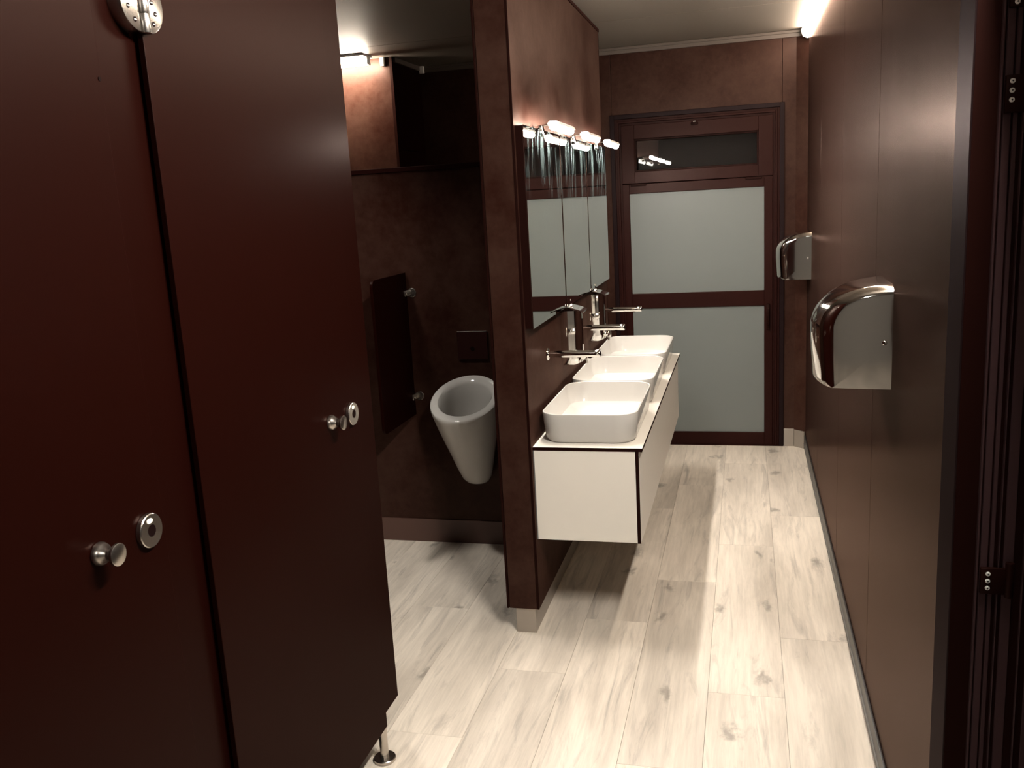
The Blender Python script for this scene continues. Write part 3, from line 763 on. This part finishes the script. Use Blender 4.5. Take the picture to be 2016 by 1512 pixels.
# ------------------------------------------------------------------ urinal
ux = -1.211
ur = thing('urinal', (ux, YU, .32), 'white cone-shaped urinal with an oval rim on the low brown wall', 'urinal')
def usec(cy, cz, a, b_, tilt, n=48, wall=YU - .002):
    pts = []
    for i in range(n):
        t_ = 2 * math.pi * i / n
        px = ux + a * math.cos(t_); s_ = b_ * math.sin(t_)
        py = cy + s_ * math.cos(tilt); pz = cz + s_ * math.sin(tilt)
        if py > wall: py = wall
        pts.append((px, py, pz))
    return pts
secs = []
R_ = math.radians
outer = [(3.832, .322, .016, .018, 0), (3.828, .326, .040, .036, 2), (3.822, .338, .056, .052, 4), (3.812, .362, .070, .066, 6), (3.795, .42, .086, .085, 9),
         (3.775, .50, .105, .108, 13), (3.752, .58, .125, .132, 17), (3.730, .66, .143, .153, 21), (3.714, .724, .155, .170, 24), (3.7105, .742, .158, .1745, 24.5), (3.7085, .752, .157, .1735, 24.5), (3.708, .756, .153, .169, 24.5)]
for cy, cz, a, b_, tl in outer: secs.append(usec(cy, cz, a, b_, R_(tl)))
inner = [(3.7085, .757, .140, .152, 24.5), (3.710, .753, .124, .132, 24.5), (3.713, .742, .116, .122, 24), (3.724, .690, .108, .108, 20), (3.745, .60, .090, .085, 14), (3.765, .50, .060, .055, 8), (3.775, .47, .02, .02, 4)]
for cy, cz, a, b_, tl in inner: secs.append(usec(cy, cz, a, b_, R_(tl), wall=YU - .02))
obj('bowl', loft(B(), secs), 'ceramic', ur, smooth=True)
obj('outlet_cover', cyl(B(), (ux, 3.770, .478), (ux, 3.768, .484), .022, n=20), 'chrome', ur, smooth=True)
obj('inlet', lathe(B(), [(.020, 0), (.020, .02), (.014, .03)], (ux, 3.858, .735), axis((0, -1, -.45)), 20), 'ceramic', ur, smooth=True)
fp = thing('flush_plate', (ux, YU, .9), 'dark flush plate with a sensor dot above the urinal', 'flush plate')
obj('plate', bx(ux - .072, ux + .072, YU - .010, YU, .899, 1.028, bev=.002), 'flush_plate', fp)
obj('top_edge', bx(ux - .071, ux + .071, YU - .0108, YU - .001, 1.0262, 1.0292, bev=.0005, seg=1), 'brushed_steel', fp)
obj('sensor', cyl(B(), (ux, YU - .010, .949), (ux, YU - .0115, .949), .010, n=24), 'black_hole', fp)
# privacy screen
scx = -1.514
us = thing('urinal_screen', (scx, YU, .64), 'dark brown privacy screen with rounded corners left of the urinal', 'screen')
r_ = .028; y0, y1, z0, z1 = 3.478, YU - .012, .640, 1.307
pts = [(y1, z0), (y1, z1)]
pts += [(y0 + r_ - r_ * math.sin(a), z1 - r_ + r_ * math.cos(a)) for a in [math.radians(90 * i / 8) for i in range(9)]]
pts += [(y0 + r_ - r_ * math.cos(a), z0 + r_ - r_ * math.sin(a)) for a in [math.radians(90 * i / 8) for i in range(9)]]
bm = B(); prism(bm, pts, 'x', scx - .0065, scx + .0065, bev=.001, seg=1)
obj('panel', bm, 'cubicle_laminate', us)
for z in (1.213, .727):
    c = bx(scx - .012, scx + .012, YU - .046, YU - .001, z - .014, z + .014, bev=.003)
    br_ = obj('bracket', c, 'brushed_steel', us, smooth=True)
    obj('flange', lathe(B(), [(.022, 0), (.022, .003), (.019, .006), (.004, .007)], (scx + .026, YU, z), axis((0, -1, 0)), 28), 'brushed_steel', br_, smooth=True)
    obj('screw', lathe(B(), [(.005, 0), (.0045, .002), (.002, .0025)], (scx + .012, YU - .03, z), axis((1, 0, 0)), 14), 'chrome', br_, smooth=True)
